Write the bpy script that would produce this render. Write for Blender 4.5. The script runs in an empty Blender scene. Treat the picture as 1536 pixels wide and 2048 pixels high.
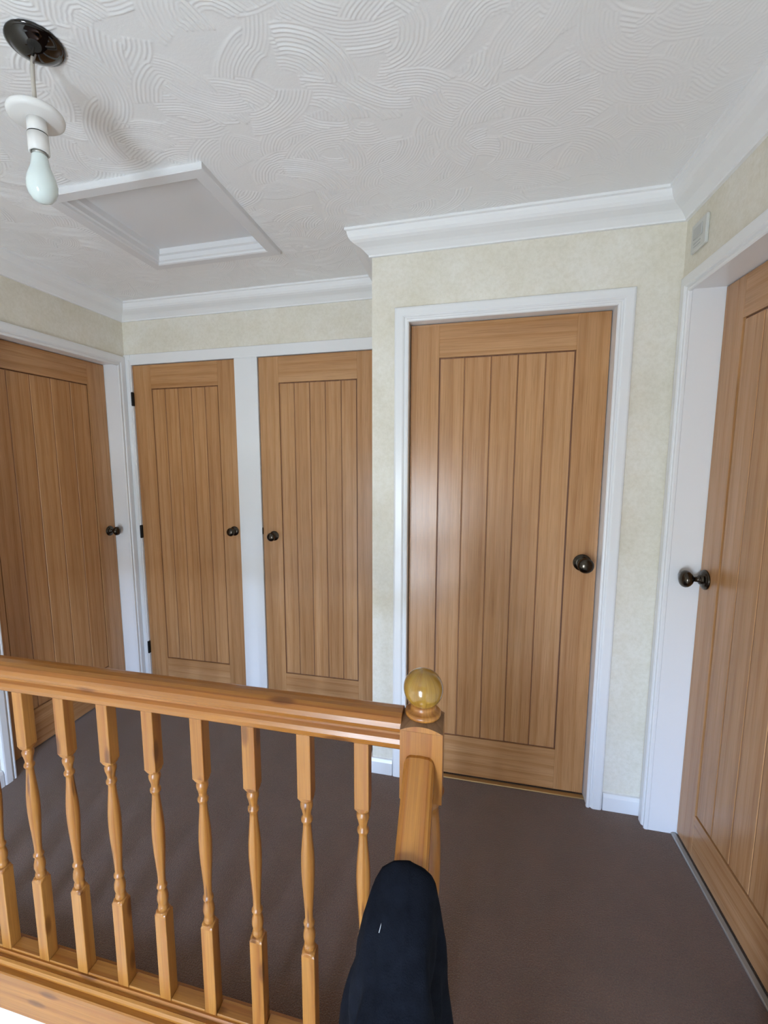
import bpy, math, random
import numpy as np
from mathutils import Vector, Matrix
random.seed(7)
sc = bpy.context.scene
col = sc.collection
R = math.radians

# ------------------------------------------------------------------ camera
FPX = 915.6
YAW, PITCH, ROLL = -0.24886, -0.12803, -0.00769
cy, sy, cp, sp = math.cos(YAW), math.sin(YAW), math.cos(PITCH), math.sin(PITCH)
fw = Vector((sy*cp, cy*cp, sp)); rt = Vector((cy, -sy, 0)); up = rt.cross(fw)
c_, s_ = math.cos(ROLL), math.sin(ROLL)
rr, uu = c_*rt + s_*up, -s_*rt + c_*up
cam_d = bpy.data.cameras.new('camera'); cam = bpy.data.objects.new('camera', cam_d); col.objects.link(cam)
cam_d.sensor_fit = 'HORIZONTAL'; cam_d.sensor_width = 36; cam_d.lens = FPX/1536*36
cam_d.shift_x = 69.92/1536; cam_d.shift_y = 10.5/1536
cam_d.clip_start = 0.02
cam.matrix_world = Matrix(((rr.x, uu.x, -fw.x, 0), (rr.y, uu.y, -fw.y, 0), (rr.z, uu.z, -fw.z, 1.4468), (0, 0, 0, 1)))
sc.camera = cam

# ------------------------------------------------------------------ light and exposure
sc.view_settings.view_transform = 'Standard'; sc.view_settings.look = 'None'
sc.view_settings.gamma = 1; sc.view_settings.use_curve_mapping = False
sc.view_settings.exposure = 0.58
sc.cycles.max_bounces = 12; sc.cycles.diffuse_bounces = 8; sc.cycles.glossy_bounces = 6
sc.cycles.sample_clamp_indirect = 8
sc.cycles.use_denoising = True
SKY = 37.0
WX0, WX1, WZ0, WZ1, WY = -.96, -0.30, -0.25, 1.18, -1.80        # stair window opening and front wall
world = bpy.data.worlds.new('world'); sc.world = world; world.use_nodes = True
wn, wl = world.node_tree.nodes, world.node_tree.links
wn.clear()
wo = wn.new('ShaderNodeOutputWorld'); bg = wn.new('ShaderNodeBackground')
tc = wn.new('ShaderNodeTexCoord'); sx = wn.new('ShaderNodeSeparateXYZ'); rp = wn.new('ShaderNodeValToRGB')
mp = wn.new('ShaderNodeMapRange'); mp.inputs['From Min'].default_value = -1; mp.inputs['From Max'].default_value = 1
wl.new(tc.outputs['Generated'], sx.inputs[0]); wl.new(sx.outputs['Z'], mp.inputs['Value']); wl.new(mp.outputs[0], rp.inputs[0])
cr = rp.color_ramp
cr.elements[0].position = 0.0; cr.elements[0].color = (.46, .52, .58, 1)
cr.elements[1].position = 0.485; cr.elements[1].color = (.60, .70, .80, 1)
e = cr.elements.new(0.53); e.color = (0.95, 1.28, 1.90, 1)
e = cr.elements.new(1.0); e.color = (0.34, 0.58, 1.1, 1)
wl.new(rp.outputs[0], bg.inputs[0]); bg.inputs[1].default_value = SKY
wl.new(bg.outputs[0], wo.inputs[0])
pd = bpy.data.lights.new('window_daylight', 'AREA'); pd.shape = 'RECTANGLE'; pd.size = WX1-WX0; pd.size_y = WZ1-WZ0
pd.cycles.is_portal = True
po = bpy.data.objects.new('window_daylight', pd); col.objects.link(po)
po.location = ((WX0+WX1)/2, WY-0.02, (WZ0+WZ1)/2); po.rotation_euler = (R(90), 0, R(0))      # -Z of the lamp faces +Y (into the stairwell)

# ------------------------------------------------------------------ materials
def new_mat(name, color, rough=0.5, metal=0.0, spec=0.5):
    m = bpy.data.materials.new(name); m.use_nodes = True
    b = m.node_tree.nodes['Principled BSDF']
    b.inputs['Base Color'].default_value = (*color, 1); b.inputs['Roughness'].default_value = rough
    b.inputs['Metallic'].default_value = metal; b.inputs['Specular IOR Level'].default_value = spec
    return m, m.node_tree.nodes, m.node_tree.links, b

def noise(n, l, vec, scale, detail=4, rough=.55, dist=0):
    t = n.new('ShaderNodeTexNoise'); t.inputs['Scale'].default_value = scale
    t.inputs['Detail'].default_value = detail; t.inputs['Roughness'].default_value = rough
    t.inputs['Distortion'].default_value = dist
    if vec is not None: l.new(vec, t.inputs['Vector'])
    return t.outputs[0]

def ramp(n, l, fac, stops):
    r = n.new('ShaderNodeValToRGB'); l.new(fac, r.inputs[0]); el = r.color_ramp.elements
    el[0].position, el[0].color = stops[0][0], (*stops[0][1], 1)
    el[1].position, el[1].color = stops[-1][0], (*stops[-1][1], 1)
    for p, c in stops[1:-1]:
        q = el.new(p); q.color = (*c, 1)
    return r.outputs[0]

def mapping(n, l, vec, scale, loc=(0, 0, 0)):
    m = n.new('ShaderNodeMapping'); m.inputs['Scale'].default_value = scale; m.inputs['Location'].default_value = loc
    l.new(vec, m.inputs[0]); return m.outputs[0]

def bump(n, l, b, h, strength, dist, prev=None):
    bp = n.new('ShaderNodeBump'); bp.inputs['Strength'].default_value = strength; bp.inputs['Distance'].default_value = dist
    l.new(h, bp.inputs['Height'])
    if prev is not None: l.new(prev, bp.inputs['Normal'])
    l.new(bp.outputs[0], b.inputs['Normal']); return bp.outputs[0]

def mix(n, l, a, b_, fac, mode='MIX'):
    m = n.new('ShaderNodeMix'); m.data_type = 'RGBA'; m.blend_type = mode
    for sock, v in ((m.inputs[0], fac), (m.inputs[6], a), (m.inputs[7], b_)):
        if isinstance(v, (int, float)): sock.default_value = v
        elif isinstance(v, tuple): sock.default_value = (*v, 1)
        else: l.new(v, sock)
    return m.outputs[2]

def wood(name, dark, mid, light, line, rough, fine=1.0, knots=False, rand=False, coat=0.0):
    """grain runs along V of the UV map, which is in metres"""
    m, n, l, b = new_mat(name, mid, rough)
    uv = n.new('ShaderNodeUVMap').outputs[0]
    if rand:
        oi = n.new('ShaderNodeObjectInfo'); cb = n.new('ShaderNodeCombineXYZ')
        mu = n.new('ShaderNodeMath'); mu.operation = 'MULTIPLY'; mu.inputs[1].default_value = 37.0
        l.new(oi.outputs['Random'], mu.inputs[0]); l.new(mu.outputs[0], cb.inputs[0]); l.new(mu.outputs[0], cb.inputs[1])
        ad = n.new('ShaderNodeVectorMath'); ad.operation = 'ADD'; l.new(uv, ad.inputs[0]); l.new(cb.outputs[0], ad.inputs[1])
        uv = ad.outputs[0]
    broad = noise(n, l, mapping(n, l, uv, (12, .7, 1)), 1.0, 4, .55, .8)
    c1 = ramp(n, l, broad, [(.28, dark), (.5, mid), (.74, light)])
    # annual rings: stretched distorted bands
    w = n.new('ShaderNodeTexWave'); w.wave_type = 'BANDS'; w.bands_direction = 'X'; w.wave_profile = 'SAW'
    w.inputs['Scale'].default_value = 1.0; w.inputs['Distortion'].default_value = 7.0
    w.inputs['Detail'].default_value = 3; w.inputs['Detail Scale'].default_value = .55; w.inputs['Detail Roughness'].default_value = .55
    l.new(mapping(n, l, uv, (7*fine, .55, 1)), w.inputs[0])
    lines = ramp(n, l, w.outputs[1], [(.0, (1, 1, 1)), (.55, (.985, .98, .97)), (.90, line), (1.0, (1, 1, 1))])
    c2 = mix(n, l, c1, lines, .65, 'MULTIPLY')
    fib = noise(n, l, mapping(n, l, uv, (300, 5, 1)), 1.0, 3, .65)
    c3 = mix(n, l, c2, ramp(n, l, fib, [(.32, (.76, .72, .66)), (.56, (1.04, 1.04, 1.04))]), .8, 'MULTIPLY')
    if knots:
        v = n.new('ShaderNodeTexVoronoi'); v.voronoi_dimensions = '2D'; v.inputs['Scale'].default_value = 1.0; v.inputs['Randomness'].default_value = 1
        l.new(mapping(n, l, uv, (11, 3.4, 1), (3.1, 1.7, 0)), v.inputs['Vector'])
        kn = ramp(n, l, v.outputs['Distance'], [(.0, (.10, .055, .03)), (.075, (.30, .17, .08)), (.13, (1, 1, 1))])
        c3 = mix(n, l, c3, kn, .6, 'MULTIPLY')
    l.new(c3, b.inputs['Base Color'])
    bump(n, l, b, fib, .12, .001)
    if coat:
        b.inputs['Coat Weight'].default_value = coat; b.inputs['Coat Roughness'].default_value = .12
    return m

OAK = wood('oak_veneer', (.41, .205, .084), (.47, .245, .104), (.53, .295, .138), (.80, .70, .58), .27)
OAK_GROOVE = wood('oak_groove', (.15, .055, .02), (.20, .078, .03), (.27, .12, .05), (.6, .5, .4), .5)
PINE = wood('varnished_pine', (.28, .10, .013), (.36, .138, .020), (.43, .18, .032), (.70, .50, .34), .33, 1.0, knots=True, coat=.2)
PINE_R = wood('varnished_pine_turned', (.31, .115, .018), (.38, .155, .028), (.45, .20, .044), (.72, .54, .38), .36, 1.0, knots=True, rand=True, coat=.15)
END_GRAIN = wood('pine_end_grain', (.13, .065, .028), (.18, .09, .038), (.23, .12, .05), (.6, .5, .4), .5)
PINE_BALL = wood('varnished_pine_golden', (.27, .14, .020), (.34, .185, .028), (.40, .235, .040), (.78, .66, .45), .2, .7, coat=.8)

def paint(name, color, rough, bs=0.0, sc_=60):
    m, n, l, b = new_mat(name, color, rough)
    if bs:
        g = n.new('ShaderNodeTexCoord').outputs['Object']
        bump(n, l, b, noise(n, l, g, sc_, 5, .6), bs, .002)
    return m
GLOSS_WHITE = paint('white_gloss_paint', (.80, .80, .80), .28, .03, 45)
COVING = paint('coving_paint', (.84, .84, .84), .6, .08, 90)
HATCH_PAINT = paint('hatch_paint', (.74, .74, .75), .5, .06, 70)
PLASTER = paint('stairwell_plaster', (.80, .74, .60), .8, .2, 40)

m, n, l, b = new_mat('cream_wallpaper', (.74, .71, .61), .75, 0, .3)
g = n.new('ShaderNodeTexCoord').outputs['Object']
a1 = noise(n, l, g, 5, 8, .72); a2 = noise(n, l, g, 70, 4, .7)
c1 = ramp(n, l, a1, [(.3, (.69, .645, .535)), (.5, (.74, .70, .605)), (.7, (.79, .76, .69))])
c1 = mix(n, l, c1, ramp(n, l, a2, [(.35, (.93, .92, .89)), (.6, (1.02, 1.02, 1.02))]), .8, 'MULTIPLY')
l.new(c1, b.inputs['Base Color']); bump(n, l, b, a2, .25, .002)
WALLPAPER = m

m, n, l, b = new_mat('textured_ceiling', (.86, .86, .86), .55, 0, .4)
g = n.new('ShaderNodeTexCoord').outputs['Object']
bump(n, l, b, noise(n, l, g, 160, 3, .6), .25, .0015)
ARTEX = m

m, n, l, b = new_mat('brown_carpet', (.13, .08, .06), .95, 0, .1)
g = n.new('ShaderNodeTexCoord').outputs['Object']
a1 = noise(n, l, g, 260, 3, .7); a2 = noise(n, l, g, 9, 5, .7)
c1 = ramp(n, l, a1, [(.3, (.072, .034, .019)), (.52, (.138, .070, .040)), (.75, (.235, .13, .082))])
c1 = mix(n, l, c1, ramp(n, l, a2, [(.3, (.80, .80, .80)), (.7, (1.08, 1.06, 1.06))]), .8, 'MULTIPLY')
v = n.new('ShaderNodeTexVoronoi'); v.inputs['Scale'].default_value = 22; l.new(g, v.inputs['Vector'])
c1 = mix(n, l, c1, ramp(n, l, v.outputs['Distance'], [(.0, (.5, .45, .42)), (.035, (0, 0, 0))]), .5, 'ADD')
l.new(c1, b.inputs['Base Color']); bump(n, l, b, a1, .9, .004)
b.inputs['Sheen Weight'].default_value = .6; b.inputs['Sheen Roughness'].default_value = .5
CARPET = m

BRONZE = new_mat('dark_antique_bronze', (.075, .062, .048), .22, 1.0)[0]
BLACK = new_mat('black_hinge_metal', (.012, .012, .012), .45, .6)[0]
CHROME = new_mat('polished_black_chrome', (.07, .068, .066), .07, 1.0)[0]
STRIP = new_mat('grey_metal_strip', (.42, .42, .40), .42, .7)[0]
BRASS = new_mat('brass_strip', (.55, .40, .20), .35, .9)[0]
PLASTIC = new_mat('white_plastic', (.78, .77, .75), .35)[0]
CORD = new_mat('aged_flex', (.50, .46, .40), .6)[0]
GAP_SHADE = new_mat('dark_gap', (.03, .03, .03), .7)[0]  # shade inside the door gaps, given as a near-black colour
m, n, l, b = new_mat('opal_bulb_glass', (.72, .80, .78), .12); b.inputs['Subsurface Weight'].default_value = .3
b.inputs['Subsurface Radius'].default_value = (.01, .01, .01); BULB = m
PLATE = new_mat('pale_grey_plate', (.58, .585, .55), .4)[0]
PLATE2 = new_mat('grey_plate_detail', (.47, .475, .46), .5)[0]
m, n, l, b = new_mat('navy_fleece', (.006, .009, .018), .9, 0, .08)
g = n.new('ShaderNodeTexCoord').outputs['Object']
a1 = noise(n, l, g, 30, 5, .7)
l.new(ramp(n, l, a1, [(.3, (.0030, .0038, .0065)), (.7, (.0080, .0100, .0160))]), b.inputs['Base Color'])
bump(n, l, b, noise(n, l, g, 420, 2, .6), .5, .0015)
NAVY = m
LINT = new_mat('pale_lint', (.5, .5, .5), .9)[0]
m = bpy.data.materials.new('window_glass'); m.use_nodes = True; n, l = m.node_tree.nodes, m.node_tree.links; n.clear()
o_ = n.new('ShaderNodeOutputMaterial'); mx = n.new('ShaderNodeMixShader'); t_ = n.new('ShaderNodeBsdfTransparent'); gl = n.new('ShaderNodeBsdfGlossy')
gl.inputs['Roughness'].default_value = .02; mx.inputs[0].default_value = .06
l.new(t_.outputs[0], mx.inputs[1]); l.new(gl.outputs[0], mx.inputs[2]); l.new(mx.outputs[0], o_.inputs[0])
GLASS = m

# ------------------------------------------------------------------ mesh building
WLOC = {}
class MB:
    def __init__(s): s.v, s.f, s.uv, s.sm = [], [], [], []
    def face(s, idx, uvs=None, smooth=False):
        s.f.append(tuple(idx)); s.uv.append(uvs or [(0, 0)]*len(idx)); s.sm.append(smooth)
    def box(s, a, b, grain=2, bev=0.0):
        """axis box a..b, grain = axis of the wood fibres; bev = chamfered edges"""
        a, b = [min(p, q) for p, q in zip(a, b)], [max(p, q) for p, q in zip(a, b)]
        ou, ov = random.uniform(0, 60), random.uniform(0, 60)
        def uvp(p):
            o = [i for i in range(3) if i != grain]
            return (ou + p[o[0]] + p[o[1]]*.93, ov + p[grain])
        k = len(s.v)
        if bev <= 0:
            P = [(x, y, z) for x in (a[0], b[0]) for y in (a[1], b[1]) for z in (a[2], b[2])]
            Q = [(0, 1, 3, 2), (4, 6, 7, 5), (0, 4, 5, 1), (2, 3, 7, 6), (0, 2, 6, 4), (1, 5, 7, 3)]
        else:
            e = min(bev, *[(q-p)*.49 for p, q in zip(a, b)])
            P, ix = [], {}
            for sx_ in (0, 1):
                for sy_ in (0, 1):
                    for sz_ in (0, 1):
                        for ax in range(3):
                            p = []
                            for i, sg in enumerate((sx_, sy_, sz_)):
                                base = (a, b)[sg][i]
                                p.append(base if i == ax else base + (e if sg == 0 else -e))
                            ix[(sx_, sy_, sz_, ax)] = len(P); P.append(tuple(p))
            Q = []
            for ax in range(3):
                o = [i for i in range(3) if i != ax]
                for sg in (0, 1):
                    q = []
                    for (i, j) in ((0, 0), (1, 0), (1, 1), (0, 1)):
                        kk = [0, 0, 0]; kk[ax] = sg; kk[o[0]] = i; kk[o[1]] = j
                        q.append(ix[(*kk, ax)])
                    Q.append(q)
                for i in (0, 1):
                    for j in (0, 1):
                        q = []
                        for e_ in (0, 1):
                            kk = [0, 0, 0]; kk[ax] = e_; kk[o[0]] = i; kk[o[1]] = j
                            q.append((ix[(*kk, o[0])], ix[(*kk, o[1])]))
                        Q.append([q[0][0], q[0][1], q[1][1], q[1][0]])
            for sx_ in (0, 1):
                for sy_ in (0, 1):
                    for sz_ in (0, 1): Q.append([ix[(sx_, sy_, sz_, i)] for i in range(3)])
            c = Vector([(p+q)/2 for p, q in zip(a, b)])
            Q2 = []
            for q in Q:
                vs = [Vector(P[i]) for i in q]; nn = (vs[1]-vs[0]).cross(vs[2]-vs[0])
                Q2.append(q if nn.dot(sum(vs, Vector())/len(vs)-c) > 0 else q[::-1])
            Q = Q2
        s.v += P
        for q in Q: s.face([k+i for i in q], [uvp(P[i]) for i in q])
        return s
    def lathe(s, prof, c, axis=2, n=24, sign=1, smooth=True, grain_len=True):
        """prof = [(distance along axis, radius)]"""
        k = len(s.v); o = [i for i in range(3) if i != axis]
        ou, ov = random.uniform(0, 60), random.uniform(0, 60)
        for d, r in prof:
            for i in range(n):
                t = 2*math.pi*i/n; p = list(c); p[axis] += sign*d; p[o[0]] += r*math.cos(t); p[o[1]] += r*math.sin(t); s.v.append(tuple(p))
        def uvq(j, i): return (ou + .12*abs(2*i/n-1)*1.0 + 0*j, ov + prof[j][0])
        for j in range(len(prof)-1):
            for i in range(n):
                i2 = (i+1) % n; q = [k+j*n+i, k+j*n+i2, k+(j+1)*n+i2, k+(j+1)*n+i]; u = [uvq(j, i), uvq(j, i+1), uvq(j+1, i+1), uvq(j+1, i)]
                s.face(q, u, smooth)
        for j, rev in ((0, True), (len(prof)-1, False)):
            if prof[j][1] > 1e-5:
                q = [k+j*n+i for i in range(n)]; s.face(q[::-1] if rev else q, [(ou+s.v[a][o[0]], ov+s.v[a][o[1]]) for a in q])
        return s
    def sweep(s, path, prof, closed=False, caps=True, smooth=False, updown=True):
        """horizontal path [(x,y)], prof [(offset to the right of travel, z)]; mitred; grain along the path"""
        n = len(path); rows = []
        for i, p in enumerate(path):
            def d(a, b): v = Vector((b[0]-a[0], b[1]-a[1])); return v.normalized()
            d0 = d(path[i-1], p) if i > 0 else None; d1 = d(p, path[i+1]) if i < n-1 else None
            d0 = d0 or d1; d1 = d1 or d0
            n0, n1 = Vector((d0.y, -d0.x)), Vector((d1.y, -d1.x)); mm = (n0+n1); mm = mm/mm.dot(n0) if mm.length > 1e-6 else n0
            rows.append([(p[0]+mm.x*o, p[1]+mm.y*o, z) for o, z in prof])
        s.grid(rows, smooth, wrap=True, caps=caps)
        return s
    def grid(s, rows, smooth=False, wrap=False, caps=False):
        k = len(s.v); m_ = len(rows[0]); ou, ov = random.uniform(0, 60), random.uniform(0, 60)
        L = [0.0]
        for a, b in zip(rows, rows[1:]): L.append(L[-1] + (Vector(a[0])-Vector(b[0])).length)
        W = [0.0]
        for a, b in zip(rows[0], rows[0][1:]): W.append(W[-1] + (Vector(a)-Vector(b)).length)
        W.append(W[-1]+.01)
        for r_ in rows: s.v += [tuple(p) for p in r_]
        for j in range(len(rows)-1):
            for i in range(m_ if wrap else m_-1):
                i2 = (i+1) % m_
                s.face([k+j*m_+i, k+j*m_+i2, k+(j+1)*m_+i2, k+(j+1)*m_+i],
                       [(ou+W[i], ov+L[j]), (ou+W[i+1], ov+L[j]), (ou+W[i+1], ov+L[j+1]), (ou+W[i], ov+L[j+1])], smooth)
        if caps:
            s.face([k+i for i in range(m_)][::-1], [(ou+W[i], ov) for i in range(m_)][::-1])
            s.face([k+(len(rows)-1)*m_+i for i in range(m_)], [(ou+W[i], ov) for i in range(m_)])
        return s
    def build(s, name, mats, parent=None, origin=None, fix=True, smooth_angle=None):
        if origin is None: origin = WLOC[parent.name] if parent is not None else (0, 0, 0)
        me = bpy.data.meshes.new(name)
        me.from_pydata([(x-origin[0], y-origin[1], z-origin[2]) for x, y, z in s.v], [], s.f)
        uvl = me.uv_layers.new(name='UVMap')
        flat = [c for f in s.uv for p in f for c in p]; uvl.data.foreach_set('uv', flat)
        me.polygons.foreach_set('use_smooth', s.sm)
        me.materials.append(mats)
        if fix:
            import bmesh
            bm = bmesh.new(); bm.from_mesh(me); bmesh.ops.recalc_face_normals(bm, faces=bm.faces); bm.to_mesh(me); bm.free()
        o = bpy.data.objects.new(name, me); col.objects.link(o)
        if parent is not None:
            o.parent = parent; pw = WLOC[parent.name]; o.location = [origin[i]-pw[i] for i in range(3)]
        else: o.location = origin
        WLOC[o.name] = tuple(origin)
        return o

def empty(name, loc):
    o = bpy.data.objects.new(name, None); o.empty_display_size = .1; col.objects.link(o); o.location = loc; WLOC[o.name] = tuple(loc); return o
def tag(o, label=None, cat=None, group=None, kind=None):
    for k, v in (('label', label), ('category', cat), ('group', group), ('kind', kind)):
        if v: o[k] = v
    return o
def struct(o, label=None): return tag(o, label, None, None, 'structure')

def frame_u(mb, mapf, a0, a1, z0, z1, prof):
    """U shaped mitred frame round an opening a0..a1 up to z1; prof = [(outward, thickness)]"""
    rows = []
    for (a, z, da, dz) in ((a0, z0, -1, 0), (a0, z1, -1, 1), (a1, z1, 1, 1), (a1, z0, 1, 0)):
        rows.append([mapf(a+da*w, z+dz*w, t) for w, t in prof])
    mb.grid(rows, wrap=True, caps=True)
ARCH = [(0, 0), (0, .009), (.003, .0125), (.008, .0135), (.0125, .0115), (.0135, .008), (.017, .0085), (.020, .0135), (.025, .0165), (.050, .0165), (.0555, .0145), (.058, .011), (.058, 0)]

# ------------------------------------------------------------------ dimensions (metres; z = 0 is the landing carpet)
XL, XR, Y1, Y2, X1, H = -1.982, 0.7225, 2.405, 1.933, -0.387, 2.334
VY = 0.855                     # edge of the landing towards the stairwell
LOW = -2.5                     # hall floor below
DT = 1.992                     # door head height

# ------------------------------------------------------------------ ceiling: real relief of combed swirls
def swirl_ceiling():
    dx = .0023
    x0, x1, y0, y1 = XL-.02, XR+.02, .32, Y1+.02
    nx, ny = int((x1-x0)/dx), int((y1-y0)/dx)
    X = np.linspace(x0, x1, nx); Y = np.linspace(y0, y1, ny)
    hgt = np.zeros((ny, nx), np.float32)
    rg = np.random.default_rng(5)
    cs = []
    st = .125
    for i in range(int((x1-x0)/st)+3):
        for j in range(int((y1-y0)/st)+3):
            cs.append((x0-st+i*st+rg.uniform(-.05, .05), y0-st+j*st+rg.uniform(-.05, .05)))
    cs = cs + [(a+rg.uniform(-.05, .05), b_+rg.uniform(-.05, .05)) for a, b_ in cs]
    rg.shuffle(cs)
    for cx, cy_ in cs:
        r1 = rg.uniform(.11, .19); r0 = r1-rg.uniform(.06, .10)
        th = rg.choice([0.6, 2.2, 3.9, 5.3])+rg.uniform(-.55, .55); half = rg.uniform(.55, .95)
        ox, oy = cx-math.cos(th)*r1*.6, cy_-math.sin(th)*r1*.6
        i0, i1 = np.searchsorted(X, [ox-r1, ox+r1]); j0, j1 = np.searchsorted(Y, [oy-r1, oy+r1])
        if i1-i0 < 3 or j1-j0 < 3: continue
        gx, gy = np.meshgrid(X[i0:i1]-ox, Y[j0:j1]-oy)
        sq = rg.uniform(.75, 1.0); ca, sa = math.cos(th), math.sin(th)
        lu, lv = gx*ca+gy*sa, (-gx*sa+gy*ca)
        rad = np.sqrt(lu**2+(lv*sq)**2); ang = np.arctan2(lv, lu)
        mask = (rad < r1) & (rad > r0) & (np.abs(ang) < half*(1-.25*rg.random()*(r1-rad)/r1))
        spc = rg.uniform(.0080, .0105); ph = rg.uniform(0, 6.28)
        wob = .0012*np.sin(ang*5+ph)+.0006*np.sin(ang*13+ph*2)
        rid = .5+.5*np.cos((rad+wob)*2*np.pi/spc+ph)
        rid = rid**3
        amp = rg.uniform(.0017, .0032)*float(np.interp(cx, [-.1, .55], [1, .35]))*(0.75+.25*np.sin(rad*140+ph))
        edge = np.clip((r1-rad)/.006, 0, 1)
        val = rid*amp + .0010*np.exp(-((r1-rad)/.004)**2) + .00035*rg.random()
        sub = hgt[j0:j1, i0:i1]
        sub[mask] = (val*edge + .0004*(1-edge))[mask]
    # smooth the steps a little
    k = hgt.copy()
    k[1:-1, 1:-1] = (hgt[1:-1, 1:-1]*4+hgt[:-2, 1:-1]+hgt[2:, 1:-1]+hgt[1:-1, :-2]+hgt[1:-1, 2:])/8
    hgt = k
    gx, gy = np.meshgrid(X, Y)
    co = np.stack([gx, gy, H-hgt], -1).reshape(-1, 3).astype(np.float32)
    ii, jj = np.meshgrid(np.arange(nx-1), np.arange(ny-1))
    cxm, cym = X[ii]+dx/2, Y[jj]+dx/2
    keep = ~((cxm > HX0+.02) & (cxm < HX1-.02) & (cym > HY0+.02) & (cym < HY1-.02))
    q = (jj*nx+ii)[keep]
    faces = np.stack([q, q+nx, q+nx+1, q+1], -1).astype(np.int32)
    me = bpy.data.meshes.new('ceiling')
    me.vertices.add(len(co)); me.vertices.foreach_set('co', co.ravel())
    me.loops.add(faces.size); me.loops.foreach_set('vertex_index', faces.ravel())
    me.polygons.add(len(faces)); me.polygons.foreach_set('loop_start', np.arange(0, faces.size, 4, dtype=np.int32))
    me.polygons.foreach_set('use_smooth', np.ones(len(faces), bool))
    me.update(calc_edges=True); me.validate()
    me.materials.append(ARTEX)
    o = bpy.data.objects.new('ceiling', me); col.objects.link(o)
    return struct(o, 'white ceiling combed with overlapping swirl patterns')
HX0, HX1, HY0, HY1 = -1.403, -.790, 1.345, 1.956        # loft hatch outer edge
swirl_ceiling()
mb = MB()
mb.box((XL-.1, WY-.1, H), (XR+.15, .32, H+.1))
mb.box((XL-.1, .32, H+.09), (XR+.15, Y1+.1, H+.2))      # boards above, keep the roof dark
struct(mb.build('ceiling', ARTEX))

# ------------------------------------------------------------------ floor, stairwell
mb = MB(); mb.box((XL-.12, VY+.012, -.25), (XR+.2, Y1+.1, 0)); struct(mb.build('floor', CARPET), 'brown carpet of the landing')
mb = MB(); mb.box((XL, WY, LOW-.1), (XR, VY+1.0, LOW)); struct(mb.build('floor', CARPET), 'carpet of the hall below the stairwell')
mb = MB(); mb.box((XL, VY, LOW), (-.04, VY+.02, -.105)); struct(mb.build('wall_stairwell', PLASTER), 'cream wall under the landing edge')
# fascia board and landing nosing in front of the void
mb = MB(); mb.box((XL, VY-.014, -.112), (-.03, VY+.012, .012), 0, .003); struct(mb.build('trim_1', PINE), 'pine fascia board along the landing edge')
# flight of stairs going down to the right of the sloping handrail
mb = MB()
for i in range(11):
    y_ = VY+.012-.215*i; z_ = -.205*(i+1)
    mb.box((-.03, y_-.235, z_-.21), (XR, y_, z_))
mb.box((-.03, VY-.004, -.205), (XR, VY+.0119, -.002))
struct(mb.build('floor', CARPET), 'carpeted stair flight going down beside the handrail')
mb = MB()
P = []
for yy in (VY, VY-2.4):
    zt = -.02-(VY-yy)*.95
    P.append((yy, zt))
mb.grid([[(-.07, P[0][0], P[0][1]-.27), (-.035, P[0][0], P[0][1]-.27), (-.035, P[0][0], P[0][1]), (-.07, P[0][0], P[0][1])],
         [(-.07, P[1][0], P[1][1]-.27), (-.035, P[1][0], P[1][1]-.27), (-.035, P[1][0], P[1][1]), (-.07, P[1][0], P[1][1])]], wrap=True, caps=True)
struct(mb.build('trim_2', PINE), 'pine stair string under the sloping handrail')

# ------------------------------------------------------------------ walls
T = .12
def wall(name, boxes, mat=None, label=None):
    mb = MB()
    for a, b_ in boxes: mb.box(a, b_)
    return struct(mb.build(name, mat or WALLPAPER), label)
# left wall with its door opening (leaf set .088 back)
LD0, LD1 = 1.502, 2.336       # near and far jamb faces
wall('wall_left', [((XL-T, WY, LOW), (XL, LD0-.02, H+.05)), ((XL-T, LD1+.02, -.2), (XL, Y1+T, H+.05)), ((XL-T, LD0-.02, DT+.02), (XL, LD1+.02, H+.05))],
     label='cream papered wall with an oak door')
RD0, RD1 = 1.095, 1.852
wall('wall_right', [((XR, WY, LOW), (XR+T, RD0-.02, H+.05)), ((XR, RD1+.02, -.2), (XR+T, Y2+T, H+.05)), ((XR, RD0-.02, DT+.02), (XR+T, RD1+.02, H+.05))],
     label='cream papered wall beside the stair head')
CX0, CX1 = -.236, .522
wall('wall_back', [((X1, Y2, -.02), (CX0-.02, Y2+.085, H+.05)), ((CX1+.02, Y2, -.02), (XR+T, Y2+.085, H+.05)), ((CX0-.02, Y2, DT+.02), (CX1+.02, Y2+.085, H+.05)),
                   ((X1, Y2+.085, -.02), (X1+.1, Y1+T, H+.05))], label='cream papered wall round the middle oak door')
wall('wall_cupboard', [((XL-T, Y1, 2.055), (X1+.1, Y1+T, H+.05))], label='cream papered strip above the cupboard doors')
# unseen sheets added behind the doors to stop light leaks, not real walls
wall('light_block_beyond', [((XL, Y1+.35, -.1), (X1, Y1+.37, 2.1)), ((XL-.14, LD0-.1, -.1), (XL-.13, LD1+.1, 2.1)), ((XR+.17, RD0-.1, -.1), (XR+.18, RD1+.1, 2.1)),
                     ((CX0-.1, Y2+.14, -.1), (CX1+.1, Y2+.15, 2.1))], PLASTER)
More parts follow.
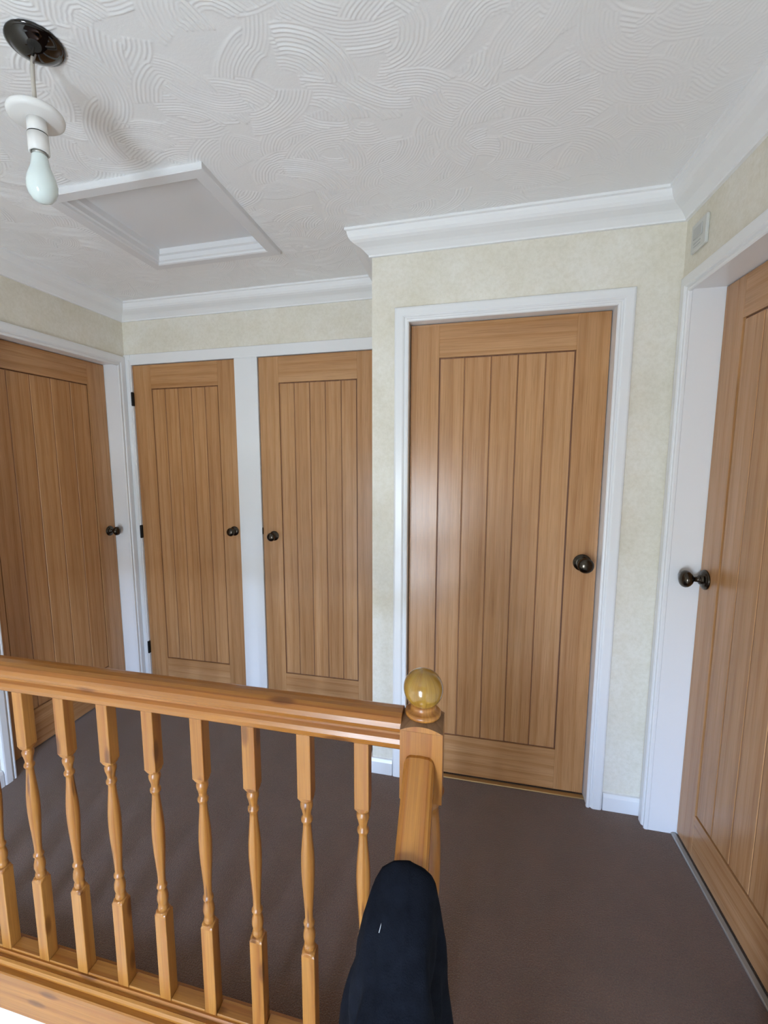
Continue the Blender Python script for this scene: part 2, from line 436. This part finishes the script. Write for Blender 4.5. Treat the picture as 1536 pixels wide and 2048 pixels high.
# front wall with the stair window
wall('wall_front', [((XL-T, WY-T, LOW), (WX0, WY, H+.05)), ((WX1, WY-T, LOW), (XR+T, WY, H+.05)), ((WX0, WY-T, LOW), (WX1, WY, WZ0)), ((WX0, WY-T, WZ1), (WX1, WY, H+.05))],
     label='front wall of the stairwell with the window')
mb = MB()
for a, b_ in (((WX0, WY-.09, WZ0), (WX0+.045, WY-.04, WZ1)), ((WX1-.045, WY-.09, WZ0), (WX1, WY-.04, WZ1)), ((WX0, WY-.09, WZ0), (WX1, WY-.04, WZ0+.045)), ((WX0, WY-.09, WZ1-.045), (WX1, WY-.04, WZ1)),
              (((WX0+WX1)/2-.02, WY-.085, WZ0), ((WX0+WX1)/2+.02, WY-.045, WZ1))):
    mb.box(a, b_, 2, .003)
w1 = struct(mb.build('window_1', GLOSS_WHITE), 'white framed stair window in the front wall')
mb = MB(); mb.box((WX0+.04, WY-.068, WZ0+.04), (WX1-.04, WY-.064, WZ1-.04)); mb.build('glass_pane', GLASS, w1)
mb = MB(); mb.box((WX0-.04, WY-.04, WZ0-.03), (WX1+.04, WY+.06, WZ0), 0, .004); mb.build('window_sill', GLOSS_WHITE, w1)

# ------------------------------------------------------------------ coving and skirting
COV = [(0, 0), (.092, 0), (.092, -.009), (.085, -.012), (.0835, -.020), (.079, -.032), (.072, -.041), (.062, -.048), (.050, -.0535), (.038, -.059), (.028, -.066), (.019, -.074), (.012, -.080), (.011, -.0857), (0, -.0857)]
mb = MB(); mb.sweep([(XL, WY), (XL, Y1), (X1, Y1), (X1, Y2), (XR, Y2), (XR, WY)], [(o, H+z) for o, z in COV])
struct(mb.build('trim_3', COVING), 'white moulded coving round the ceiling')
SK = [(0, 0), (.014, 0), (.014, .058), (.010, .068), (.008, .072), (0, .074)]
mb = MB(); mb.sweep([(X1, Y2+.3), (X1, Y2), (CX0-.058, Y2)], [(o, z) for o, z in SK]); struct(mb.build('baseboard_back', GLOSS_WHITE), 'short white skirting left of the middle door')
mb = MB(); mb.sweep([(CX1+.058, Y2), (XR, Y2)], SK); struct(mb.build('baseboard_right', GLOSS_WHITE), 'short white skirting between the two right doors')
mb = MB(); mb.sweep([(XL, VY+.01), (XL, LD0-.058)], SK); struct(mb.build('baseboard_left', GLOSS_WHITE), 'white skirting near the left door')

# ------------------------------------------------------------------ doors
def knob(parent, mapf, a, z, s=1.0, origin=None):
    """mapf(a, z, d): d = distance out of the leaf"""
    prof = [(0, .0300), (.0035, .0300), (.0055, .0285), (.0060, .0255), (.0085, .0245), (.0105, .0200), (.0115, .0150), (.0165, .0145), (.0185, .0120),
            (.0190, .0085), (.0320, .0075), (.0350, .0100), (.0400, .0175), (.0460, .0230), (.0520, .0258), (.0580, .0262), (.0640, .0240), (.0690, .0190), (.0720, .0120), (.0735, .0050), (.0738, 0.0)]
    n = 28
    def part(pr, name, par):
        mb = MB(); rows = []
        for d, r in pr:
            rows.append([mapf(a+r*s*math.cos(2*math.pi*i/n), z+r*s*math.sin(2*math.pi*i/n), d*s*.93) for i in range(n)])
        mb.grid(rows, True, wrap=True, caps=True); return mb.build(name, BRONZE, par)
    r_ = part(prof[:9], 'door_knob_rose', parent)
    return part(prof[8:], 'door_knob', parent)

def leaf(parent, mapf, a0, a1, z0, z1, p0, p1, pz0, pz1, grooves, thick=.04, part='door'):
    """framed, ledged look: two stiles, two rails and V grooved boards. mapf(a,z,d), d = 0 at the face, negative inside. returns the frame mesh"""
    def bx(mb, A0, A1, Z0, Z1, D0, D1, grain):
        pts = [mapf(A0, Z0, D0), mapf(A1, Z1, D1)]
        # grain: 'v' vertical or 'h' horizontal
        g_ = 2
        if grain == 'h': g_ = 0 if abs(pts[0][0]-pts[1][0]) > abs(pts[0][1]-pts[1][1]) else 1
        mb.box(pts[0], pts[1], g_, .0008)
    mb = MB()
    bx(mb, a0, p0, z0, z1, -thick, 0, 'v'); bx(mb, p1, a1, z0, z1, -thick, 0, 'v')
    bx(mb, p0, p1, pz1, z1, -thick, 0, 'h'); bx(mb, p0, p1, z0, pz0, -thick, 0, 'h')
    fr = mb.build(part, OAK, parent)
    # boards
    mb = MB(); edges = [p0+.006]+list(grooves)+[p1-.006]
    for i, (e0, e1) in enumerate(zip(edges, edges[1:])):
        g0 = .0035 if i else 0; g1 = .0035 if i < len(edges)-2 else 0
        ou, ov = random.uniform(0, 60), random.uniform(0, 60)
        rows = []
        for Z in (pz0+.006, pz1-.006):
            rows.append([(e0, Z, -.0075), (e0+g0, Z, -.0035), (e1-g1, Z, -.0035), (e1, Z, -.0075)])
        k = len(mb.v)
        for r_ in rows: mb.v += [mapf(*p) for p in r_]
        for c in range(3):
            q = [k+c, k+c+1, k+4+c+1, k+4+c]
            mb.face(q, [(ou+rows[0][c][0], ov+rows[0][c][1]), (ou+rows[0][c+1][0], ov+rows[0][c+1][1]), (ou+rows[1][c+1][0], ov+rows[1][c+1][1]), (ou+rows[1][c][0], ov+rows[1][c][1])])
    mb.build('board_panel', OAK, fr, fix=False)
    # groove bottoms and the rebate round the panel (darker, redder than the boards)
    mb = MB()
    def mbx(A0, A1, Z0, Z1, D0, D1):
        mb.box(mapf(A0, Z0, D0), mapf(A1, Z1, D1), 2)
    mbx(p0, p1, pz0, pz1, -.03, -.0078)
    for g_ in grooves: mbx(g_-.0016, g_+.0016, pz0+.004, pz1-.004, -.01, -.0052)
    mb.build('panel_groove', OAK_GROOVE, fr)
    return fr

def lining(parent, mapf, a0, a1, zt, depth, leafd, name='door_lining'):
    """three sided white lining; stops behind the leaf"""
    mb = MB()
    def bx(A0, A1, Z0, Z1, D0, D1): mb.box(mapf(A0, Z0, D0), mapf(A1, Z1, D1), 2)
    bx(a0-.02, a0, 0, zt, -depth, -.001); bx(a1, a1+.02, 0, zt, -depth, -.001); bx(a0-.02, a1+.02, zt, zt+.02, -depth, -.001)
    bx(a0, a0+.012, 0, zt, -depth, -leafd-.0405); bx(a1-.012, a1, 0, zt, -depth, -leafd-.0405); bx(a0, a1, zt-.012, zt, -depth, -leafd-.0405)
    return mb.build(name, GLOSS_WHITE, parent)

# middle door (faces -Y)
door = struct(empty('door_1', (.143, Y2, 0)), 'light oak cottage door in the middle, glossy highlight')
mf = lambda a, z, d: (a, Y2-d, z)
mb = MB(); frame_u(mb, mf, CX0+.002, CX1-.003, 0, DT-.004, ARCH); mb.build('architrave', GLOSS_WHITE, door)
lining(door, mf, CX0, CX1, DT, .13, .057)
ml = lambda a, z, d: (a, Y2+.057-d, z)
f_ = leaf(door, ml, CX0+.003, CX1-.003, .010, DT-.003, -.116, .403, .194, 1.855, [-.0135, .0905, .193, .296])
knob(f_, ml, .466, 1.021, 1.15)
mb = MB(); mb.box((CX0, Y2+.03, -.001), (CX1, Y2+.056, .005), 0, .002); mb.build('threshold_strip', BRASS, door)

# left door (faces +X)
door = struct(empty('door_2', (XL, 1.95, 0)), 'oak cottage door in the left wall, shut, beyond the handrail')
mf = lambda a, z, d: (XL+d, a, z)
mb = MB(); frame_u(mb, mf, LD0+.003, LD1-.001, 0, DT+.000, ARCH); mb.build('architrave', GLOSS_WHITE, door)
lining(door, mf, LD0, LD1, DT+.008, .14, .088)
ml = lambda a, z, d: (XL-.088+d, a, z)
f_ = leaf(door, ml, LD0+.003, LD1-.003, .012, DT+.005, 1.609, 2.206, .205, 1.870, [1.7284, 1.8478, 1.9672, 2.0866])
knob(f_, ml, 2.288, 1.025)

# right door (faces -X)
door = struct(empty('door_3', (XR, 1.47, 0)), 'oak cottage door in the right wall with its knob beside the deep white lining')
mf = lambda a, z, d: (XR-d, a, z)
mb = MB(); frame_u(mb, mf, RD0+.003, RD1-.001, 0, DT+.003, ARCH); mb.build('architrave', GLOSS_WHITE, door)
lining(door, mf, RD0, RD1, DT+.008, .15, .0975)
ml = lambda a, z, d: (XR+.0975-d, a, z)
f_ = leaf(door, ml, RD0+.003, RD1-.003, .014, DT+.005, RD0+.118, 1.735, .175, 1.868, [RD0+.118+.1043*i for i in (1, 2, 3, 4)])
knob(f_, ml, 1.813, 1.017, 1.16)
mb = MB(); mb.box((XR+.078, RD0, -.002), (XR+.096, RD1, .008), 1, .003); mb.build('threshold_strip', STRIP, door)

# built-in cupboard with two doors
cup = tag(empty('built_in_cupboard', (-1.19, Y1, 0)), 'white framed built-in cupboard with two narrow oak doors in the alcove', 'cupboard')
mb = MB()
A0, A1, B0 = -1.932, -1.262, -1.123
mb.box((XL, Y1-.012, 0), (A0, Y1+.05, 2.062), 2, .002); mb.box((A1, Y1-.012, 0), (B0, Y1+.05, 2.002), 2, .002)
mb.box((A0, Y1-.012, 2.002), (X1, Y1+.05, 2.062), 0, .002)
mb.box((A0-.022, Y1-.018, 0), (A0-.006, Y1-.010, 2.03), 2, .003)
mb.build('face_frame', GLOSS_WHITE, cup)
mb = MB(); mb.box((XL, Y1+.046, 0), (X1, Y1+.06, 2.06)); mb.build('gap_shade_sheet', GAP_SHADE, cup)  # dark sheet added behind the cupboard doors, gap shade put into its colour
ml = lambda a, z, d: (a, Y1-.001-d, z)
f1 = leaf(cup, ml, A0+.003, A1-.003, .012, 1.999, -1.808, -1.372, .197, 1.863, [-1.7208, -1.6336, -1.5464, -1.4592]); tag(f1, 'narrow oak cupboard door with black hinges')
knob(f1, ml, -1.303, 1.030, .93)
f2 = leaf(cup, ml, B0+.003, X1-.052, .012, 1.999, -1.003, -.562, .185, 1.860, [-.9148, -.8266, -.7384, -.6502]); tag(f2, 'narrow oak cupboard door half behind the wall corner')
knob(f2, ml, -1.053, 1.010, .93)
mb = MB(); mb.box((X1-.052, Y1-.012, 0), (X1, Y1+.05, 2.002), 2, .002); mb.build('face_frame', GLOSS_WHITE, cup)
for f_, a, z in ((f1, A0, 1.806), (f1, A0, 1.008), (f1, A0, .262), (f2, B0, 1.03)):
    mb = MB()
    if f_ is f1: mb.box((a-.006, Y1-.020, z-.040), (a+.006, Y1-.0005, z+.040), 2, .003)
    else: mb.box((a-.001, Y1-.010, z-.012), (a+.004, Y1-.0005, z+.026), 2, .001)
    mb.build('hinge' if f_ is f1 else 'latch_plate', BLACK, f_)

# ------------------------------------------------------------------ loft hatch
hat = tag(empty('loft_hatch', ((HX0+HX1)/2, (HY0+HY1)/2, H)), 'square white loft hatch in a raised frame on the swirled ceiling', 'hatch')
HP = [(0, .006), (0, -.018), (.002, -.020), (.040, -.020), (.046, -.017), (.048, -.010), (.054, -.006), (.056, .012), (.066, .016), (.070, .040), (.070, .050), (-.0, .050)]
mb = MB(); rows = []
for (x, y, dx_, dy_) in ((HX0, HY0, 1, 1), (HX1, HY0, -1, 1), (HX1, HY1, -1, -1), (HX0, HY1, 1, -1), (HX0, HY0, 1, 1)):
    rows.append([(x+dx_*w, y+dy_*w, H+z) for w, z in HP])
mb.grid(rows, wrap=True); mb.build('frame', HATCH_PAINT, hat)
mb = MB(); mb.box((HX0+.05, HY0+.05, H+.036), (HX1-.05, HY1-.05, H+.050)); mb.build('panel', HATCH_PAINT, hat)

# ------------------------------------------------------------------ pendant lamp
PX_, PY_ = -.926, .902
pen = tag(empty('pendant_lamp', (PX_, PY_, H)), 'bare pendant bulb on white flex under a black chrome ceiling dish', 'lamp')
mb = MB(); mb.lathe([(0, .055), (.004, .056), (.006, .052), (.0065, .0495), (.012, .044), (.019, .034), (.025, .020), (.028, .006), (.028, 0)], (PX_+.012, PY_+.002, H-.001), 2, 40, -1); mb.build('ceiling_rose', CHROME, pen)
def tube(mb, pts, r, n=10):
    rows = []
    for i, p in enumerate(pts):
        p = Vector(p); q = Vector(pts[min(i+1, len(pts)-1)]); o = Vector(pts[max(i-1, 0)]); d = (q-o).normalized()
        a = d.cross(Vector((.3, 1, .2))).normalized(); b_ = d.cross(a)
        rows.append([tuple(p+a*r*math.cos(2*math.pi*k/n)+b_*r*math.sin(2*math.pi*k/n)) for k in range(n)])
    mb.grid(rows, True, wrap=True, caps=True); return mb
mb = MB(); tube(mb, [(PX_+.006, PY_, H-.022), (PX_+.001, PY_, H-.045), (PX_, PY_, H-.08), (PX_, PY_, 2.20)], .0042); mb.build('flex', CORD, pen)
mb = MB(); tube(mb, [(PX_-.004, PY_+.01, H-.024), (PX_-.006, PY_+.004, H-.032), (PX_+.0, PY_, H-.043)], .0018, 8); tube(mb, [(PX_+.02, PY_-.004, H-.022), (PX_+.012, PY_-.003, H-.034), (PX_+.002, PY_, H-.043)], .0018, 8); mb.build('wire', new_mat('brown_wire', (.12, .10, .09), .4)[0], pen)
mb = MB(); mb.lathe([(0, .008), (.002, .030), (.006, .046), (.010, .0535), (.015, .0555), (.021, .054), (.024, .048), (.0245, .022)], (PX_, PY_, 2.207), 2, 40, -1); mb.build('shade_ring', PLASTIC, pen)
mb = MB(); mb.lathe([(0, .0195), (.028, .0195), (.0285, .0180), (.030, .0180), (.0305, .0205), (.066, .0205), (.067, .0175), (.066, .0165), (.060, .0160)], (PX_, PY_, 2.184), 2, 32, -1); hol = mb.build('lampholder', PLASTIC, pen)
mb = MB(); mb.lathe([(0, .0202), (.0022, .0202)], (PX_, PY_, 2.1555), 2, 32, -1); mb.build('seam_ring', BLACK, hol)
mb = MB(); mb.lathe([(0, .0135), (.012, .0140)], (PX_, PY_, 2.124), 2, 24, -1); mb.build('bulb_cap', STRIP, pen)
mb = MB(); mb.lathe([(0, .0138), (.004, .0160), (.015, .0175), (.025, .0195), (.035, .0235), (.047, .0280), (.060, .0305), (.072, .0298), (.083, .0260), (.092, .0190), (.097, .0100), (.0985, 0)], (PX_, PY_, 2.114), 2, 40, -1); mb.build('bulb', BULB, pen)

# ------------------------------------------------------------------ plate on the right wall
pl = tag(empty('wall_plate', (XR, 1.818, 2.158)), 'small square pale plate high on the wall above the right door', 'wall plate')
mb = MB(); mb.box((XR-.010, 1.768, 2.113), (XR, 1.868, 2.203), 2, .003); mb.build('plate', PLATE, pl)
mb = MB(); mb.box((XR-.013, 1.792, 2.150), (XR-.009, 1.850, 2.186), 2, .002); mb.build('sensor_window', PLATE2, pl)
mb = MB()
for z in (2.126, 2.136): mb.box((XR-.0112, 1.80, z), (XR-.0095, 1.846, z+.003), 1)
mb.build('slot', PLATE2, pl)

# ------------------------------------------------------------------ balustrade
bal = tag(empty('balustrade', (-.9, .90, 0)), 'varnished pine landing balustrade with turned spindles and a ball topped newel', 'balustrade')
YC = .901
# handrail profile: (y offset, z)
HR = [(-.020, .845), (-.027, .851), (-.030, .862), (-.0285, .872), (-.0225, .879), (-.0225, .884), (-.029, .889), (-.0325, .898), (-.0315, .909), (-.026, .918), (-.014, .9235), (0, .925),
      (.014, .9235), (.026, .918), (.0315, .909), (.0325, .898), (.029, .889), (.0225, .884), (.0225, .879), (.0285, .872), (.030, .862), (.027, .851), (.020, .845)]
mb = MB(); mb.grid([[(x, YC+a, z) for a, z in HR] for x in (XL, -1.5, -1.0, -.5, -.115)], False, wrap=True, caps=True)
hr = mb.build('handrail', PINE, bal)
# base rail with moulded front lip
BR = [(-.044, .0), (-.044, .018), (-.040, .024), (-.034, .026), (-.030, .022), (-.024, .022), (-.020, .030), (.020, .030), (.024, .026), (.032, .026), (.036, .020), (.036, 0)]
mb = MB(); mb.grid([[(x, YC+a, z) for a, z in BR] for x in (XL, -.115)], False, wrap=True, caps=True)
mb.build('base_rail', PINE, bal)
# one spindle
corners = [-.186, -.318, -.452, -.586, -.720, -.851, -.984, -1.117, -1.253, -1.388, -1.522]
def spindle(origin):
    x, y = origin[0], origin[1]; h_ = .0162
    mb = MB()
    # square blocks with turned shoulders
    mb.box((x-h_, y-h_, .030), (x+h_, y+h_, .278), 2, .0012); mb.box((x-h_, y-h_, .686), (x+h_, y+h_, .846), 2, .0012)
    def shoulder(z0, z1, up_):
        rows = []
        for t in range(7):
            q = t/6; zz = z0+(z1-z0)*q; e = h_*1.0*(1-q)+.0115*q
            row = []
            for i in range(24):
                a = 2*math.pi*i/24+math.pi/4; ca, sa = math.cos(a), math.sin(a)
                m_ = max(abs(ca), abs(sa)); rs = h_/m_; rc = .0118*1.0
                r_ = min(rs, (h_*1.414*(1-q)**.55+rc*(1-(1-q)**.55)))
                row.append((x+ca*r_, y+sa*r_, zz))
            rows.append(row)
        mb.grid(rows, False, wrap=True)
    shoulder(.277, .289, 1); shoulder(.687, .676, 1)
    P_ = [(.286, .0112), (.290, .0128), (.295, .0136), (.300, .0126), (.303, .0112), (.309, .0125), (.318, .0145), (.328, .0142), (.338, .0120), (.346, .0098), (.349, .0104), (.353, .0133), (.357, .0133), (.361, .0104), (.366, .0095),
          (.385, .0098), (.420, .0118), (.455, .0142), (.490, .0158), (.515, .0160), (.540, .0152), (.570, .0128), (.595, .0105), (.612, .0094), (.619, .0096), (.622, .0128), (.626, .0134), (.630, .0128), (.633, .0098),
          (.640, .0096), (.650, .0115), (.658, .0142), (.666, .0148), (.671, .0125), (.674, .0112), (.677, .0130), (.681, .0125)]
    mb.lathe([(z, r) for z, r in P_], (x, y, 0), 2, 20)
    return mb.build('spindle', PINE_R, bal, origin=(x, y, .03))
sp0 = spindle((corners[0]-.0162, YC, 0))
base_x = corners[0]-.0162
for c in corners[1:]:
    o = sp0.copy(); col.objects.link(o); o.parent = bal; o.location = (c-.0162+.9, YC-.90, .03)
# fillet pieces of the base rail between the spindles
prev = -.117
sps = []
for i, c in enumerate(corners):
    x1_, x0_ = prev, c+.0006
    mb = MB(); mb.box((x0_, YC-.0155, .029), (x1_, YC+.0205, .0355), 0, .0015); sps.append(mb.build('spacer_fillet', PINE_R, bal))
    prev = c-.033
# newel
nw = .0425; nx_ = -.0735
ZT, KD = .926, 6.3
zc_ = ZT-KD*2*nw*nw
mb = MB(); mb.box((nx_-nw, YC-nw, .752), (nx_+nw, YC+nw, zc_-.0008), 2, .0)
rows = []
for t in range(-1, 13):                   # shallow turned dome cut across the square block
    rows.append([])
    rho = nw*1.4143*(1-max(t, 0)/12*.97)
    for i in range(64):
        a = 2*math.pi*i/64+math.pi/4; ca, sa = math.cos(a), math.sin(a); m_ = max(abs(ca), abs(sa))
        q = min(nw/m_, rho)
        rows[-1].append((nx_+ca*q, YC+sa*q, zc_-.0005 if t < 0 else ZT-KD*q*q))
mb.grid(rows[:2], False, wrap=True); dome = MB(); dome.grid(rows[1:], False, wrap=True, caps=True)
mb.lathe([(.752, .046), (.748, .041), (.742, .036), (.738, .0375), (.730, .040), (.722, .0375), (.715, .034), (.700, .036), (.660, .0395), (.600, .0415), (.520, .040), (.440, .036), (.380, .034), (.372, .038), (.362, .041), (.352, .038), (.345, .036), (.335, .041), (.33, .044)],
         (nx_, YC, 0), 2, 32)
mb.box((nx_-nw, YC-nw, -.30), (nx_+nw, YC+nw, .332), 2, .002)
npost = mb.build('newel_post', PINE, bal, origin=(nx_, YC, 0)); dome.build('post_top', END_GRAIN, npost)
mb = MB()
neck = MB(); neck.lathe([(.918, .034), (.922, .0365), (.927, .0365), (.930, .033), (.931, .027), (.938, .0255), (.943, .026), (.944, .02)], (nx_, YC, 0), 2, 40); neck.build('finial_neck', PINE_R, npost)
pr = [(.940, .02)]
RB, ZB = .0405, .976
for t in range(-8, 13):
    a = R(t*7.5)
    if ZB+RB*math.sin(a) > .942: pr.append((ZB+RB*math.sin(a), RB*math.cos(a)))
pr.append((ZB+RB, 0))
mb.lathe(pr, (nx_, YC, 0), 2, 40); mb.build('ball_finial', PINE_BALL, npost)
# sloping handrail
SL = math.tan(R(39))
def rail_z(y): return .856-(.857-y)*SL
mb = MB(); rows = []
hw = .029
SP = [(-hw+.002, -.052), (-hw-.001, -.046), (-hw-.001, -.016), (-hw+.003, -.006), (-hw+.010, -.001), (0, .0005), (hw-.010, -.001), (hw-.003, -.006), (hw+.001, -.016), (hw+.001, -.046), (hw-.002, -.052)]
for y in (.8585, .852, .4, 0, -.5, -.9):
    q = .004 if y > .855 else 0
    rows.append([(nx_-.003+a*(1-q*10), y, rail_z(y)+z-q) for a, z in SP])
mb.grid(rows, False, wrap=True, caps=True); mb.build('sloping_handrail', PINE, bal)

# ------------------------------------------------------------------ jacket over the sloping rail
def jacket():
    NU, NT = 60, 90
    LX = ([0, .006, .020, .045, .080, .14, .23, .36, .70], [0, .026, .046, .061, .072, .086, .098, .106, .112])
    RX = ([0, .005, .014, .030, .10, .15, .30, .70], [0, .022, .033, .039, .049, .056, .065, .070])
    rows = []
    for iu in range(NU):
        u = iu/(NU-1)
        y = .722-.43*u
        top = rail_z(y)+.017+.003*math.sin(u*14)
        row = []
        e_ = max(0, 1-u/.07)
        for it in range(NT):
            t = -1+2*it/(NT-1); sgn = 1 if t >= 0 else -1
            h = (abs(t)**2.1)*.52
            tab = RX if sgn > 0 else LX
            xx = float(np.interp(h, *tab))
            fold = min(1, h/.12)
            sd = 0 if sgn > 0 else 2.1
            xx += fold*(.0095*math.sin(y*46+sd+h*5)+.005*math.sin(y*97+h*11+sd))*(1-.6*e_)
            xx += .0035*math.sin(h*26+y*9+sd)*fold
            yy = y - .05*h + fold*.005*math.sin(h*23+y*20+sd) - e_*e_*.010
            zz = top - h - e_*e_*.012 + (.003*math.sin(t*9+y*30)+.004*math.exp(-((t-.28+.2*(y-.6))/.07)**2)+.003*math.exp(-((t+.42)/.08)**2))*(1-.5*fold)
            ends = min(1, u/.16)
            dsp = ends*(-.013*math.exp(-((t+.56+.10*u)/.05)**2)+.004*math.exp(-((t+.70+.08*u)/.07)**2)-.006*math.exp(-((t-.42-.1*u)/.03)**2)+.005*math.exp(-((t-.52-.1*u)/.05)**2)-.004*math.exp(-((t+.22)/.04)**2))
            an = min(1, h/.06)*math.pi/2
            xx += dsp*math.sin(an); zz += dsp*math.cos(an)
            row.append((nx_-.003+sgn*xx, yy, zz))
        rows.append(row)
    mb = MB(); mb.grid(rows, True)
    o = mb.build('jacket', NAVY, None, origin=(nx_, .5, .3), fix=False)
    md = o.modifiers.new('thickness', 'SOLIDIFY'); md.thickness = .006; md.offset = 0
    return tag(o, 'dark navy jacket draped over the sloping handrail in front of the newel', 'jacket')
jk = jacket()
mb = MB(); tube(mb, [(-.118, .640, rail_z(.64)+.004), (-.114, .655, rail_z(.655)+.006), (-.107, .662, rail_z(.66)+.012), (-.103, .650, rail_z(.65)+.014)], .0006, 6)
mb.build('lint_thread', LINT, jk)
